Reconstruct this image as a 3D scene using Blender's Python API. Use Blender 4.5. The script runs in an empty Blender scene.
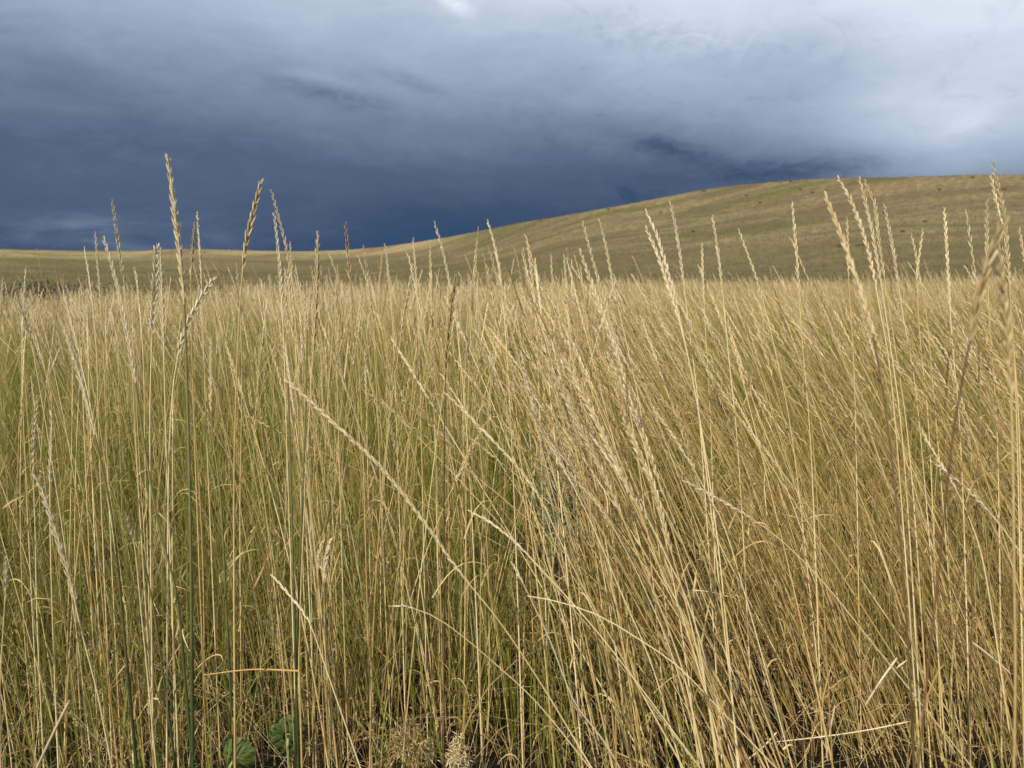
import bpy, math, numpy as np
rng = np.random.default_rng(11)
sc = bpy.context.scene
COL = sc.collection
PI = math.pi
R_ = math.radians

# ------------------------------------------------------------------ camera
CAM_H = 1.05
FPX = 773.0
HOR = 274.0
PITCH = math.atan((384 - HOR) / FPX)
cam_d = bpy.data.cameras.new("camera")
cam = bpy.data.objects.new("camera", cam_d)
COL.objects.link(cam)
cam.location = (0, 0, CAM_H)
cam.rotation_euler = (PI / 2 - PITCH, 0, 0)
cam_d.sensor_width = 36
cam_d.lens = 36 * FPX / 1024
cam_d.clip_start = 0.05
cam_d.clip_end = 8000
cam_d.dof.use_dof = True
cam_d.dof.focus_distance = 1.75
cam_d.dof.aperture_fstop = 6.3
sc.camera = cam

def ray(px, py):
    u = (px - 512) / FPX; v = (384 - py) / FPX
    cp, sp = math.cos(PITCH), math.sin(PITCH)
    return np.array([u, cp + v * sp, -sp + v * cp])

def at(px, py, Y):
    d = ray(px, py)
    return np.array([0, 0, CAM_H]) + d * (Y / d[1])

def project(P):
    cp, sp = math.cos(PITCH), math.sin(PITCH)
    y = P[..., 1]; z = P[..., 2] - CAM_H
    fwd = y * cp - z * sp; up = y * sp + z * cp
    return 512 + FPX * P[..., 0] / fwd, 384 - FPX * up / fwd

# ------------------------------------------------------------------ terrain function
sky_px = [(-400, 252), (-150, 250), (0, 249), (60, 250.5), (140, 251), (180, 249), (230, 250), (300, 251.5), (345, 250),
          (380, 247), (420, 241.5), (450, 236.5), (480, 230.5), (520, 222.5), (560, 216), (600, 209), (650, 200),
          (700, 190), (740, 184.5), (800, 179.5), (850, 177.5), (900, 177), (960, 175), (1024, 174), (1150, 172), (1400, 180), (1800, 205)]
_az, _el = [], []
for p in sky_px:
    d = ray(*p); _az.append(math.atan2(d[0], d[1])); _el.append(math.atan2(d[2], math.hypot(d[0], d[1])))
_az = [-PI, -2.0] + _az + [2.2, PI]; _el = [R_(1.2), R_(1.5)] + _el + [R_(2.2), R_(1.2)]

def field_z(x, y):
    return 0.012 * np.clip(x, -30, 60) + 0.025 * np.sin(x * 0.9 + 0.4) * np.sin(y * 0.7)

def ss(a, b, x):
    t = np.clip((x - a) / (b - a), 0, 1); return t * t * (3 - 2 * t)

def ridge_r(a):
    right = ss(R_(-14), R_(8), a) * (1 - ss(R_(80), R_(150), a))
    return 620 - 340 * right + 25 * np.sin(a * 9)

def terrain_z(x, y):
    r = np.hypot(x, y); a = np.arctan2(x, y)
    zf = field_z(x, y)
    R0 = 62.0
    ec = np.interp(a, _az, _el)
    Rc = ridge_r(a)
    x0 = R0 * np.sin(a); y0 = R0 * np.cos(a)
    e0 = np.arctan((field_z(x0, y0) - CAM_H) / R0)
    t = np.clip((r - R0) / (Rc - R0), 0, None)
    # valley floor first, then the face of the hill
    prof = 0.30 * ss(0, 0.45, t) + 0.70 * np.clip((t - 0.30) / 0.70, 0, 1) ** 1.25
    prof = np.where(t > 1, 1, prof)
    e = e0 + (ec - e0) * prof
    z = CAM_H + r * np.tan(e)
    n = 0.0
    for q in range(14):
        an = q * 2.399; f = 0.028 * 1.27 ** q
        n = n + 0.42 / 1.22 ** q * np.sin((x * math.cos(an) + y * math.sin(an)) * f + q * 1.7 + 1.1 * np.sin((x * math.sin(an) - y * math.cos(an)) * f * .6 + q))
    z = z + n * ss(80, 160, r) * (1 - ss(0.8, 0.97, t)) * 1.0
    zc = CAM_H + Rc * np.tan(ec)
    z = np.where(t > 1, zc - (r - Rc) * 0.10 * ss(0, 120, r - Rc) - (r - Rc) * 0.012, z)
    z = np.maximum(z, -60)
    return np.where(r < R0, zf, z)

# ------------------------------------------------------------------ materials
def nt(m):
    m.use_nodes = True; t = m.node_tree; t.nodes.clear(); return t

def ramp(t, stops):
    r = t.nodes.new('ShaderNodeValToRGB'); e = r.color_ramp.elements
    while len(e) < len(stops): e.new(0.5)
    for k, (p, c) in enumerate(stops):
        e[k].position = p; e[k].color = (c[0], c[1], c[2], 1)
    return r

def mixc(t, fac, a, b):
    m = t.nodes.new('ShaderNodeMix'); m.data_type = 'RGBA'
    for s, v in ((m.inputs[0], fac), (m.inputs[6], a), (m.inputs[7], b)):
        if hasattr(v, 'is_linked'): t.links.new(v, s)
        elif isinstance(v, tuple): s.default_value = (*v, 1)
        else: s.default_value = v
    return m.outputs[2]

def grass_mat(name, dry, green, transl=0.22, rough=0.55, spec=0.3):
    m = bpy.data.materials.new(name); t = nt(m); N = t.nodes.new; L = t.links.new
    a = N('ShaderNodeAttribute'); a.attribute_name = 'tint'
    g = N('ShaderNodeAttribute'); g.attribute_name = 'green'
    geo = N('ShaderNodeNewGeometry')
    nz = N('ShaderNodeTexNoise'); nz.inputs['Scale'].default_value = 90; nz.inputs['Detail'].default_value = 2
    L(geo.outputs['Position'], nz.inputs['Vector'])
    ad = N('ShaderNodeMath'); ad.operation = 'MULTIPLY_ADD'; L(nz.outputs['Fac'], ad.inputs[0]); ad.inputs[1].default_value = 0.5; ad.inputs[2].default_value = -0.25
    sm = N('ShaderNodeMath'); sm.operation = 'ADD'; sm.use_clamp = True; L(ad.outputs[0], sm.inputs[0]); L(a.outputs['Fac'], sm.inputs[1])
    r1 = ramp(t, dry); r2 = ramp(t, green); L(sm.outputs[0], r1.inputs[0]); L(sm.outputs[0], r2.inputs[0])
    c = mixc(t, g.outputs['Fac'], r1.outputs[0], r2.outputs[0])
    p = N('ShaderNodeBsdfPrincipled'); L(c, p.inputs['Base Color']); p.inputs['Roughness'].default_value = rough
    p.inputs['Specular IOR Level'].default_value = spec
    out = N('ShaderNodeOutputMaterial')
    if transl > 0:
        tr = N('ShaderNodeBsdfTranslucent'); L(c, tr.inputs['Color'])
        mx = N('ShaderNodeMixShader'); mx.inputs[0].default_value = transl
        L(p.outputs[0], mx.inputs[1]); L(tr.outputs[0], mx.inputs[2]); L(mx.outputs[0], out.inputs[0])
    else:
        L(p.outputs[0], out.inputs[0])
    return m

DRY = [(0.0, (0.34, 0.195, 0.070)), (0.35, (0.46, 0.310, 0.115)), (0.65, (0.54, 0.410, 0.175)), (1.0, (0.69, 0.58, 0.32))]
GRN = [(0.0, (0.058, 0.090, 0.006)), (0.5, (0.138, 0.180, 0.014)), (1.0, (0.255, 0.270, 0.030))]
DGR = [(0.0, (0.020, 0.040, 0.011)), (0.5, (0.038, 0.068, 0.021)), (1.0, (0.075, 0.105, 0.032))]
M_GRASS = grass_mat('dry_grass', DRY, GRN, transl=0.34)
M_STEM = grass_mat('grass_stem', DRY, DGR, transl=0.05, rough=0.42, spec=0.4)
M_STEM_OLIVE = grass_mat('olive_stem', DRY, GRN, transl=0.05, rough=0.42, spec=0.4)
M_HEAD = grass_mat('seed_head', [(0.0, (0.26, 0.170, 0.078)), (0.35, (0.50, 0.380, 0.170)), (0.7, (0.66, 0.53, 0.275)), (1.0, (0.80, 0.71, 0.49))], GRN, transl=0.2)
M_BROWN = grass_mat('brown_stem', [(0, (0.07, 0.045, 0.02)), (0.5, (0.14, 0.09, 0.04)), (1, (0.24, 0.16, 0.075))], DGR, transl=0.0)
M_BLEACH = grass_mat('bleached_straw', [(0, (0.38, 0.29, 0.16)), (0.5, (0.54, 0.44, 0.27)), (1, (0.70, 0.62, 0.44))], GRN, transl=0.05, rough=0.45)
M_LEAF = grass_mat('broad_leaf', [(0, (0.030, 0.048, 0.011)), (0.5, (0.062, 0.088, 0.022)), (1, (0.125, 0.150, 0.045))], [(0, (0.16, 0.22, 0.07)), (1, (0.34, 0.40, 0.18))], transl=0.15, rough=0.65, spec=.15)
M_SAGE = grass_mat('sage_leaf', [(0, (0.11, 0.14, 0.105)), (0.5, (0.19, 0.235, 0.185)), (1, (0.30, 0.35, 0.29))], GRN, transl=0.15, rough=0.7)
M_WOOD = grass_mat('shrub_wood', [(0, (0.06, 0.045, 0.03)), (1, (0.16, 0.12, 0.08))], GRN, transl=0, rough=0.9)
M_BUSH = grass_mat('bush_leaf', [(0, (0.050, 0.046, 0.020)), (0.5, (0.082, 0.074, 0.033)), (1, (0.130, 0.115, 0.054))], GRN, transl=0.1, rough=0.8)
M_BRUSH = grass_mat('grey_brush', [(0, (0.075, 0.066, 0.042)), (0.5, (0.13, 0.115, 0.075)), (1, (0.21, 0.18, 0.12))], GRN, transl=0.1, rough=0.8)
M_FAR = grass_mat('far_grass', [(0.0, (0.30, 0.220, 0.090)), (0.5, (0.47, 0.365, 0.160)), (1.0, (0.62, 0.51, 0.26))], [(0, (0.085, 0.085, 0.022)), (1, (0.19, 0.17, 0.05))], transl=0.2)
M_HILLG = grass_mat('hill_grass', [(0.0, (0.065, 0.050, 0.026)), (0.5, (0.135, 0.105, 0.052)), (1.0, (0.245, 0.195, 0.098))], [(0, (0.052, 0.050, 0.018)), (1, (0.108, 0.098, 0.036))], transl=0.15)

# ------------------------------------------------------------------ mesh collector (quads only)
class G:
    def __init__(s): s.v = []; s.q = []; s.t = []; s.g = []; s.n = 0
    def add(s, V, Q, T, GR):
        s.v.append(V.reshape(-1, 3)); s.q.append(Q.reshape(-1, 4) + s.n); s.t.append(T.ravel()); s.g.append(GR.ravel()); s.n += V.reshape(-1, 3).shape[0]
    def build(s, name, mat, parent=None, origin=None):
        V = np.concatenate(s.v).astype(np.float32); Q = np.concatenate(s.q).astype(np.int32)
        if origin is not None: V = V - np.asarray(origin, np.float32)
        me = bpy.data.meshes.new(name)
        me.vertices.add(len(V)); me.vertices.foreach_set('co', V.ravel())
        me.loops.add(Q.size); me.loops.foreach_set('vertex_index', Q.ravel())
        me.polygons.add(len(Q)); me.polygons.foreach_set('loop_start', np.arange(len(Q), dtype=np.int32) * 4)
        for nm, arr in (('tint', s.t), ('green', s.g)):
            at_ = me.attributes.new(nm, 'FLOAT', 'POINT'); at_.data.foreach_set('value', np.concatenate(arr).astype(np.float32))
        me.update(calc_edges=True)
        me.materials.append(mat)
        o = bpy.data.objects.new(name, me); COL.objects.link(o)
        if parent is not None: o.parent = parent
        elif origin is not None: o.location = origin
        return o

def nrm(a):
    return a / np.maximum(np.linalg.norm(a, axis=-1, keepdims=True), 1e-9)

def tubes(P, R, S=3, T=0.5, GR=0.0):
    """P (N,K,3), R (N,K) -> round tapered stems"""
    N, K, _ = P.shape
    t = nrm(np.gradient(P, axis=1))
    ref = np.zeros((N, 1, 3)); ang = rng.uniform(0, 2 * PI, N)
    ref[:, 0, 0] = np.cos(ang); ref[:, 0, 1] = np.sin(ang); ref[:, 0, 2] = 0.13
    n1 = nrm(np.cross(t, ref)); n2 = np.cross(t, n1)
    k = np.arange(S) * 2 * PI / S
    V = P[:, :, None] + R[:, :, None, None] * (n1[:, :, None] * np.cos(k)[:, None] + n2[:, :, None] * np.sin(k)[:, None])
    i, j, s = np.meshgrid(np.arange(N), np.arange(K - 1), np.arange(S), indexing='ij')
    b = (i * K + j) * S; s2 = (s + 1) % S
    Q = np.stack([b + s, b + s2, b + S + s2, b + S + s], -1)
    T = np.broadcast_to(np.asarray(T, float).reshape((-1, 1) if np.ndim(T) == 1 else np.shape(T) or (1, 1)), (N, K))
    GR = np.broadcast_to(np.asarray(GR, float).reshape((-1, 1) if np.ndim(GR) == 1 else np.shape(GR) or (1, 1)), (N, K))
    return V, Q, np.repeat(T[:, :, None], S, 2), np.repeat(GR[:, :, None], S, 2)

def ribbons(P, W, side, T=0.5, GR=0.0, fold=0.0):
    """leaf blades; with fold a shallow V of three rails"""
    N, K, _ = P.shape
    t = nrm(np.gradient(P, axis=1)); sd = nrm(side[:, None, :] - t * (t * side[:, None, :]).sum(-1, keepdims=True))
    if fold:
        up = np.cross(t, sd)
        V = np.stack([P - sd * W[..., None] + up * W[..., None] * fold, P, P + sd * W[..., None] + up * W[..., None] * fold], 2); S = 3
    else:
        V = np.stack([P - sd * W[..., None], P + sd * W[..., None]], 2); S = 2
    i, j, s = np.meshgrid(np.arange(N), np.arange(K - 1), np.arange(S - 1), indexing='ij')
    b = (i * K + j) * S + s
    Q = np.stack([b, b + 1, b + S + 1, b + S], -1)
    T = np.broadcast_to(np.asarray(T, float).reshape((-1, 1) if np.ndim(T) == 1 else np.shape(T) or (1, 1)), (N, K))
    GR = np.broadcast_to(np.asarray(GR, float).reshape((-1, 1) if np.ndim(GR) == 1 else np.shape(GR) or (1, 1)), (N, K))
    return V, Q, np.repeat(T[:, :, None], S, 2), np.repeat(GR[:, :, None], S, 2)

def lenses(B, D, side, L, W, H, T=0.5, GR=0.0, S=4, fr=((0, .3), (.3, 1.0), (.72, .72), (1, .06))):
    """seeds, spikelets: pointed flattened bodies"""
    N = len(B); D = nrm(D); sd = nrm(side - D * (side * D).sum(-1, keepdims=True)); th = np.cross(D, sd)
    k = np.arange(S) * 2 * PI / S; F = np.array([f[0] for f in fr]); Wf = np.array([f[1] for f in fr]); K = len(fr)
    L = np.broadcast_to(L, N); W = np.broadcast_to(W, N); H = np.broadcast_to(H, N)
    C = B[:, None] + D[:, None] * (L[:, None] * F)[..., None]
    V = C[:, :, None] + (W[:, None] * Wf)[:, :, None, None] * np.cos(k)[None, None, :, None] * sd[:, None, None] \
        + (H[:, None] * Wf)[:, :, None, None] * np.sin(k)[None, None, :, None] * th[:, None, None]
    i, j, s = np.meshgrid(np.arange(N), np.arange(K - 1), np.arange(S), indexing='ij')
    b = (i * K + j) * S; s2 = (s + 1) % S
    Q = np.stack([b + s, b + s2, b + S + s2, b + S + s], -1)
    T = np.broadcast_to(T, N); GR = np.broadcast_to(GR, N)
    return V, Q, np.repeat(T, K * S), np.repeat(GR, K * S)

def meta(o, label=None, cat=None, group=None, kind=None):
    if label: o['label'] = label
    if cat: o['category'] = cat
    if group: o['group'] = group
    if kind: o['kind'] = kind
    return o

def thing(name, loc, label, cat, group=None):
    o = bpy.data.objects.new(name, None); COL.objects.link(o); o.location = tuple(float(c) for c in loc)
    o.empty_display_size = 0.05
    return meta(o, label, cat, group)

# ------------------------------------------------------------------ polylines
def resample(P, n):
    P = np.asarray(P, float); d = np.r_[0, np.cumsum(np.linalg.norm(np.diff(P, axis=0), axis=1))]
    m = len(P)
    if m > 2:   # Catmull-Rom
        Q = np.vstack([2 * P[0] - P[1], P, 2 * P[-1] - P[-2]]); out = []
        for i in range(m - 1):
            p0, p1, p2, p3 = Q[i:i + 4]
            for u in np.linspace(0, 1, 12, endpoint=False):
                out.append(0.5 * (2 * p1 + (p2 - p0) * u + (2 * p0 - 5 * p1 + 4 * p2 - p3) * u * u + (3 * p1 - p0 - 3 * p2 + p3) * u ** 3))
        out.append(P[-1]); P = np.array(out); d = np.r_[0, np.cumsum(np.linalg.norm(np.diff(P, axis=0), axis=1))]
    s = np.linspace(0, d[-1], n)
    return np.stack([np.interp(s, d, P[:, k]) for k in range(3)], 1), d[-1]

def point_on(P, s):
    d = np.r_[0, np.cumsum(np.linalg.norm(np.diff(P, axis=0), axis=1))]
    return np.stack([np.interp(s, d, P[:, k]) for k in range(3)], -1)

def make_head(root_o, P, ltot, hl, mat, tint, size=1.0, detail=2, name='seed_head', open_=1.0):
    """P base->tip; spike of alternating spikelets on the last hl metres"""
    step = 0.0068 * size ** 0.5
    n = max(5, int(hl / step))
    s = ltot - hl + (np.arange(n) + 0.2) / n * (hl - 0.004)
    B = point_on(P, s); Tn = nrm(point_on(P, np.minimum(s + 0.012, ltot + 1e-6)) - point_on(P, s - 0.012))
    a = rng.uniform(-0.7, 0.7)
    side0 = np.array([math.cos(a), math.sin(a), 0.0])
    sd = nrm(side0 - Tn * (Tn @ side0)[:, None]); th = np.cross(Tn, sd)
    sg = np.where(np.arange(n) % 2 == 0, 1.0, -1.0)[:, None]
    g = G()
    taper = 0.62 + 0.38 * np.sin(np.clip((np.arange(n) + 1.5) / n, 0, 1) * PI) ** 0.6
    for m in range(detail):
        off = 0.0 if detail == 1 else (m - (detail - 1) / 2)
        D = Tn + sd * sg * (0.145 * open_ + rng.normal(0, 0.028, (n, 1))) + th * (off * 0.14 + rng.normal(0, 0.035, (n, 1)))
        L = (0.0150 + rng.normal(0, 0.0012, n)) * size ** 0.8 * taper
        W = 0.00112 * size * taper * rng.uniform(0.85, 1.15, n); H = W * 0.85
        g.add(*lenses(B + sd * sg * 0.0006 * size, D, th, L, W, H, np.clip(tint + rng.normal(0, 0.17, n), 0, 1)))
    g.add(*tubes(resample(point_on(P, np.linspace(ltot - hl, ltot, 8)), 8)[0][None], np.linspace(0.0009, 0.0004, 8)[None] * size, 3, tint - 0.1))
    return g.build(name, mat, root_o, P[0])

def make_leaf(root_o, P, ltot, frac, length, az, tint, green, width=0.0015):
    b = point_on(P, np.array([ltot * frac]))[0]
    k = np.linspace(0, 1, 9)[:, None]
    out = np.array([math.cos(az), math.sin(az), 0.0])
    Q = b + out * (k * 0.75 - 0.12 * k ** 3) * length * rng.uniform(0.15, 0.5) + np.array([0, 0, 1.0]) * (k * 0.9 - 0.75 * k ** 2.2 * rng.uniform(0.3, 1.2)) * length
    W = width * (1 - np.linspace(0, 1, 9) ** 1.6) + 0.00025
    g = G(); side = np.array([[-out[1], out[0], 0.35]])
    g.add(*ribbons(Q[None], W[None], side, tint, green, fold=0.5))
    return g.build('leaf_blade', M_GRASS, root_o, P[0])

def stalk(P, hl, label, group=None, kind='straw', size=1.0, tint=None, detail=2, leaves=1, head_mat=None, open_=1.0, green=0.0, rad=None, cat='grass stalk', name='grass_stalk'):
    P, lt = resample(P, 26)
    o = thing(name, P[0], label, cat, group)
    tint = rng.uniform(0.35, 0.85) if tint is None else min(1, tint + .1)
    r0 = (0.00145 if rad is None else rad) * size ** 0.6
    k = np.linspace(0, 1, 26)
    R = r0 * (1 - 0.45 * k)
    # joints (nodes) swell a little
    for f in (0.22, 0.47):
        R = R * (1 + 0.5 * np.exp(-((k - f) / 0.02) ** 2)) * np.where(k < f, 1.10, 1.0)
    upto = (lt - hl + 0.004) / lt
    Ps = point_on(P, np.linspace(0, lt * upto, 26))
    g = G()
    if kind == 'green': gr = np.clip(1.15 - 0.5 * k, 0, 1)[None]; mat = M_STEM; tn = rng.uniform(0.3, 0.7)
    elif kind == 'brown': gr = 0; mat = M_BROWN; tn = rng.uniform(0.2, 0.8)
    elif kind == 'bleached': gr = 0; mat = M_BLEACH; tn = 0.6
    else: gr = (green * (1 - k) ** 0.8)[None]; mat = M_STEM; tn = tint
    T = np.clip(tn + 0.14 * np.sin(k * 9 + tint * 20) - .45 * np.exp(-((k - .22) / .022) ** 2) - .45 * np.exp(-((k - .47) / .022) ** 2) + .12 * ((k > .47) & (k < .6)), 0, 1)[None]
    g.add(*tubes(Ps[None], R[None], 6, T, gr))
    g.build('stem', mat, o, P[0])
    if hl > 0.01:
        make_head(o, P, lt, hl, head_mat or M_HEAD, tint, size, detail, open_=open_)
    for _ in range(leaves):
        gv = rng.uniform(0, 0.6) if kind != 'brown' else 0
        make_leaf(o, P, lt, rng.uniform(0.12, 0.5), rng.uniform(0.12, 0.26), rng.uniform(0, 2 * PI), rng.uniform(0.2, 0.8), gv)
    return o

def traced(pts, Y, droot=0.0, straight=False):
    """a stalk seen in the photograph, tip first; stands at its own distance and is carried down to the ground"""
    n = len(pts)
    W = np.array([at(px, py, Y + droot * i / n) for i, (px, py) in enumerate(pts)])
    z0 = field_z(W[-1, 0], W[-1, 1])
    keep = W[:, 2] > z0 + 0.01
    W = W[keep]
    d = W[-1] - W[-2]; d = d / np.linalg.norm(d)
    if not straight:
        d = nrm(d * 0.8 + np.array([0, droot * 0.2, -1]) * 0.35)
    d[2] = min(d[2], -0.12)
    h = W[-1, 2] - z0 + 0.02
    end = W[-1] + d * (h / -d[2])
    W = np.vstack([W, end])[::-1]
    return W

# ------------------------------------------------------------------ the stalks one can point to
TR = []
def T(pts, Y, headpx, label, kind='straw', size=1.0, tint=None, **kw):
    P = [tuple(float(c) for c in q.split(',')) for q in pts.split()]
    TR.append((P, Y, headpx * Y / FPX, label, kind, size, tint, kw))

T('167,154 172,190 178,240 184,300 188,420 191,560 193,768', 1.12, 148, 'tallest grass stalk at left, straw head on a dark green stem', 'green', 1.45, .6)
T('262,179 254,210 247,240 240,300 236,400 234,520', 1.25, 92, 'stalk with thick brownish head leaning right against the storm cloud', 'straw', 1.5, .42)
T('271,189 277,212 284,235 292,290 300,380 306,520', 1.4, 78, 'tall thin stalk just right of the brownish leaning head, tip bent left', 'straw', 1.0, .75)
T('274,212 280,270 284,350 288,480', 1.42, 85, 'straight pale stalk right under the tip of its bent taller neighbour', 'straw', 1.0, .8)
T('112,199 117,235 125,290 131,350 138,480', 1.4, 80, 'tall slim stalk at left rising well above the low horizon hills', 'straw', 1.0, .7)
T('103,236 116,280 128,340 137,395 150,480 163,545 176,590 186,690', 1.25, 150, 'long wavy bleached head on a slanting dark green stem at left', 'green', 1.15, .9)
T('95,231 99,280 104,360 108,480', 1.5, 70, 'slim upright stalk left of the long wavy bleached head', 'straw', .9, .7)
T('84,246 91,290 97,360 100,470', 1.5, 70, 'leftmost of the four tall stalks that cross the low horizon at left', 'straw', .9, .75)
T('197,211 201,270 203,330 208,470', 1.45, 85, 'upright stalk close right of the tallest green stemmed stalk', 'straw', 1.0, .7)
T('195,222 192,255 191,300 195,450', 1.4, 60, 'stubby brownish head between the tallest stalk and its right neighbour', 'straw', 1.15, .35)
T('157,243 155,285 152,340 150,470', 1.3, 95, 'fat pale frayed head standing upright left of the tallest stalk', 'straw', 1.4, .95, open_=1.6)
T('160,247 162,300 164,360 168,500', 1.35, 110, 'second pale frayed head, standing just behind the fat one at left', 'straw', 1.25, .95, open_=1.5)
T('215,276 203,295 190,318 180,345 172,400 168,520', 1.3, 88, 'whitish head bent over to the right below the horizon at left', 'straw', 1.25, 1.0, open_=1.5)
T('318,231 317,265 316,300 312,370 306,480 300,620', 1.25, 140, 'thick straight head on the left middle reaching the horizon', 'straw', 1.35, .55)
T('290,241 292,285 296,360 300,480', 1.55, 60, 'short slim stalk between the leaning heads and the thick straight head', 'straw', .85, .7)
T('135,267 140,310 144,380 146,500', 1.5, 70, 'stalk with tip just under the horizon between two pale heads at left', 'straw', .9, .75)
T('236,262 239,300 242,380 240,520', 1.5, 70, 'plain stalk beside the brownish leaning head, tip below horizon', 'straw', .9, .7)
T('26,266 24,300 22,360 26,480', 1.6, 70, 'lone upright stalk near the left edge before the grey brush', 'straw', .95, .75)
T('3,276 0,310 -6,400', 1.5, 70, 'stalk at the extreme left edge reaching the meadow line', 'straw', .9, .75)
T('345,222 347,240 350,275 355,320 362,420 366,560', 1.35, 60, 'brown tipped slender stalk left of the bare hill foot', 'straw', 1.05, .3)
T('363,245 370,290 374,340 380,470', 1.55, 75, 'slim stalk right of the brown tipped slender one', 'straw', .9, .7)
T('385,243 390,290 394,350 398,470', 1.6, 70, 'slim stalk where the horizon hill begins to rise', 'straw', .9, .8)
T('413,237 416,275 419,340 422,470', 1.6, 60, 'straight slim stalk crossing the foot of the hill', 'straw', .9, .75)
T('430,246 431,290 433,360 436,480', 1.6, 60, 'short upright stalk behind the stalk with the crooked tip', 'straw', .9, .7)
T('434,221 441,243 447,270 456,320 466,420 474,560', 1.4, 90, 'tall stalk with crooked tip bent left, against the hill skyline', 'straw', 1.05, .8)
T('456,277 452,305 448,340 445,390 444,520', 1.3, 100, 'thick dark brown head below the hill foot in the middle', 'brown', 1.4, .12)
T('477,240 475,270 472,310 468,400 466,520', 1.5, 75, 'slightly darker stalk leaning right next to the crooked tip one', 'straw', 1.0, .45)
T('487,219 496,250 502,290 508,370 515,520', 1.4, 90, 'tall stalk in the centre whose tip stands above the skyline', 'straw', 1.05, .75)
T('527,241 531,270 535,310 540,420', 1.6, 70, 'slim stalk right of the tall centre stalk', 'straw', .9, .8)
T('551,253 553,295 555,360 558,480', 1.6, 65, 'very straight slim stalk low on the hill slope in the centre', 'straw', .9, .75)
T('564,254 567,300 571,370 576,480', 1.6, 65, 'twin of the straight slim centre stalk, standing right of it', 'straw', .9, .75)
T('579,248 592,285 608,330 625,380 650,470 680,620', 1.3, 150, 'thick pale head leaning left at the front of the right hand stand', 'straw', 1.2, .75)
T('582,220 590,250 600,285 615,340 635,440 655,600', 1.4, 95, 'tall left leaning stalk at the left end of the right stand', 'straw', 1.0, .8)
T('599,218 606,245 614,290 628,350 648,460', 1.45, 90, 'tall stalk right behind the first left leaning one', 'straw', 1.0, .85)
T('645,209 655,230 665,262 678,310 700,420 722,580', 1.3, 100, 'hooked pale head top of the tight cluster on the hill flank', 'straw', 1.1, .9)
T('645,226 656,250 668,285 684,340 705,460', 1.32, 100, 'pale head directly below the hooked one in its cluster', 'straw', 1.1, .85)
T('670,201 676,228 681,262 688,320 702,450', 1.38, 85, 'straight tall stalk on the right side of the tight pale cluster', 'straw', 1.0, .9)
T('712,214 717,245 722,285 728,350 740,480', 1.45, 85, 'solitary tall stalk on the hill face right of the tight cluster', 'straw', 1.0, .8)
T('738,228 748,255 760,290 775,350 795,460', 1.5, 80, 'left leaning stalk on the hill face between two upright ones', 'straw', .95, .75)
T('702,242 703,280 706,340 712,460', 1.6, 60, 'short upright stalk below the solitary tall one', 'straw', .9, .7)
T('792,201 795,235 798,275 802,340 812,470', 1.4, 100, 'upright stalk with knobbly head on the middle of the hill', 'straw', 1.1, .7)
T('824,192 836,222 850,260 863,298 874,340 884,400 893,470 905,600 914,768', 0.98, 150, 'thick smooth near head bent left before the hill, on a dark brown stem', 'brown', 1.4, .55, open_=.4)
T('837,176 849,196 861,226 870,258 880,310 895,420', 1.35, 115, 'tallest of three wavy heads, touching the hill crest', 'straw', 1.15, .75)
T('859,176 865,200 872,230 878,265 888,330 905,470', 1.4, 110, 'middle of the three wavy heads under the hill crest', 'straw', 1.1, .8)
T('864,179 874,200 878,232 883,270 894,340 912,480', 1.42, 100, 'rightmost of the three wavy heads, curved right under the crest', 'straw', 1.1, .65)
T('884,203 889,228 895,260 902,310 920,430', 1.45, 90, 'left leaning stalk just right of the three wavy heads', 'straw', 1.0, .75)
T('847,216 848,245 849,290 855,400', 1.5, 60, 'thin upright stalk hidden behind the thick smooth near head', 'straw', .85, .65)
T('944,207 946,235 948,270 952,340 962,470', 1.45, 95, 'upright stalk standing alone on the right hill face', 'straw', 1.05, .75)
T('987,199 987,225 987,262 990,330 998,460', 1.4, 95, 'upright knobbly head left of the tallest stalk at right', 'straw', 1.15, .7)
T('992,161 999,190 1005,220 1008,262 1012,330 1020,460', 1.3, 130, 'tallest stalk at right with its tip above the hill crest', 'straw', 1.2, .6)
T('991,175 996,200 1003,235 1008,290 1016,400', 1.35, 110, 'stalk just below and left of the tallest one at right', 'straw', 1.1, .7)
T('1019,228 1024,255 1030,330', 1.4, 80, 'stalk cut by the right edge of the hill view', 'straw', 1.0, .75)
T('923,228 920,250 917,280 920,340 930,450', 1.5, 65, 'short right leaning head between two upright stalks', 'straw', 1.0, .6)
T('911,233 916,255 920,285 930,350', 1.5, 60, 'short left leaning head crossing a right leaning one', 'straw', .95, .7)
T('1006,217 996,240 985,272 976,310 966,360 952,440 940,560 930,650 918,768', 0.62, 135, 'blurred brown stalk close to the lens, leaning right up to the hill', 'brown', 1.35, .32)
T('999,250 1003,290 1008,340 1012,420 1014,560 1014,768', 0.66, 160, 'blurred straw coloured stalk close to the lens at the right edge', 'straw', 1.2, .45)
T('971,560 972,620 969,700 968,768', 1.15, 0, 'short bare dark stem at lower right between straw stems', 'brown', 1.0, .2)
T('62,322 72,352 85,395 94,432 104,475 114,530 121,600', 1.2, 120, 'pale leaning head with a green stem below at left', 'green', 1.3, .85)
T('34,474 46,500 58,540 70,580 80,625 91,668 102,715', 1.12, 150, 'fat whitish drooping head bent to the left in the left foreground', 'straw', 1.45, .85, open_=1.5)
T('38,395 34,430 33,465 35,520 38,640', 1.3, 90, 'upright whitish head above the drooping one at left', 'straw', 1.15, .95)
T('51,392 52,430 50,480 52,600', 1.3, 100, 'upright fluffy pale head beside the whitish one at left', 'straw', 1.15, .8)
T('126,513 130,530 135,548 142,620 150,700', 1.15, 42, 'short whitish head low among the green stems at left', 'straw', 1.1, 1.0)
T('211,335 211,420 220,490 224,560 230,680', 1.3, 80, 'pale head with dark green stem right of the tallest stalk', 'green', 1.0, .85)
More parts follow.
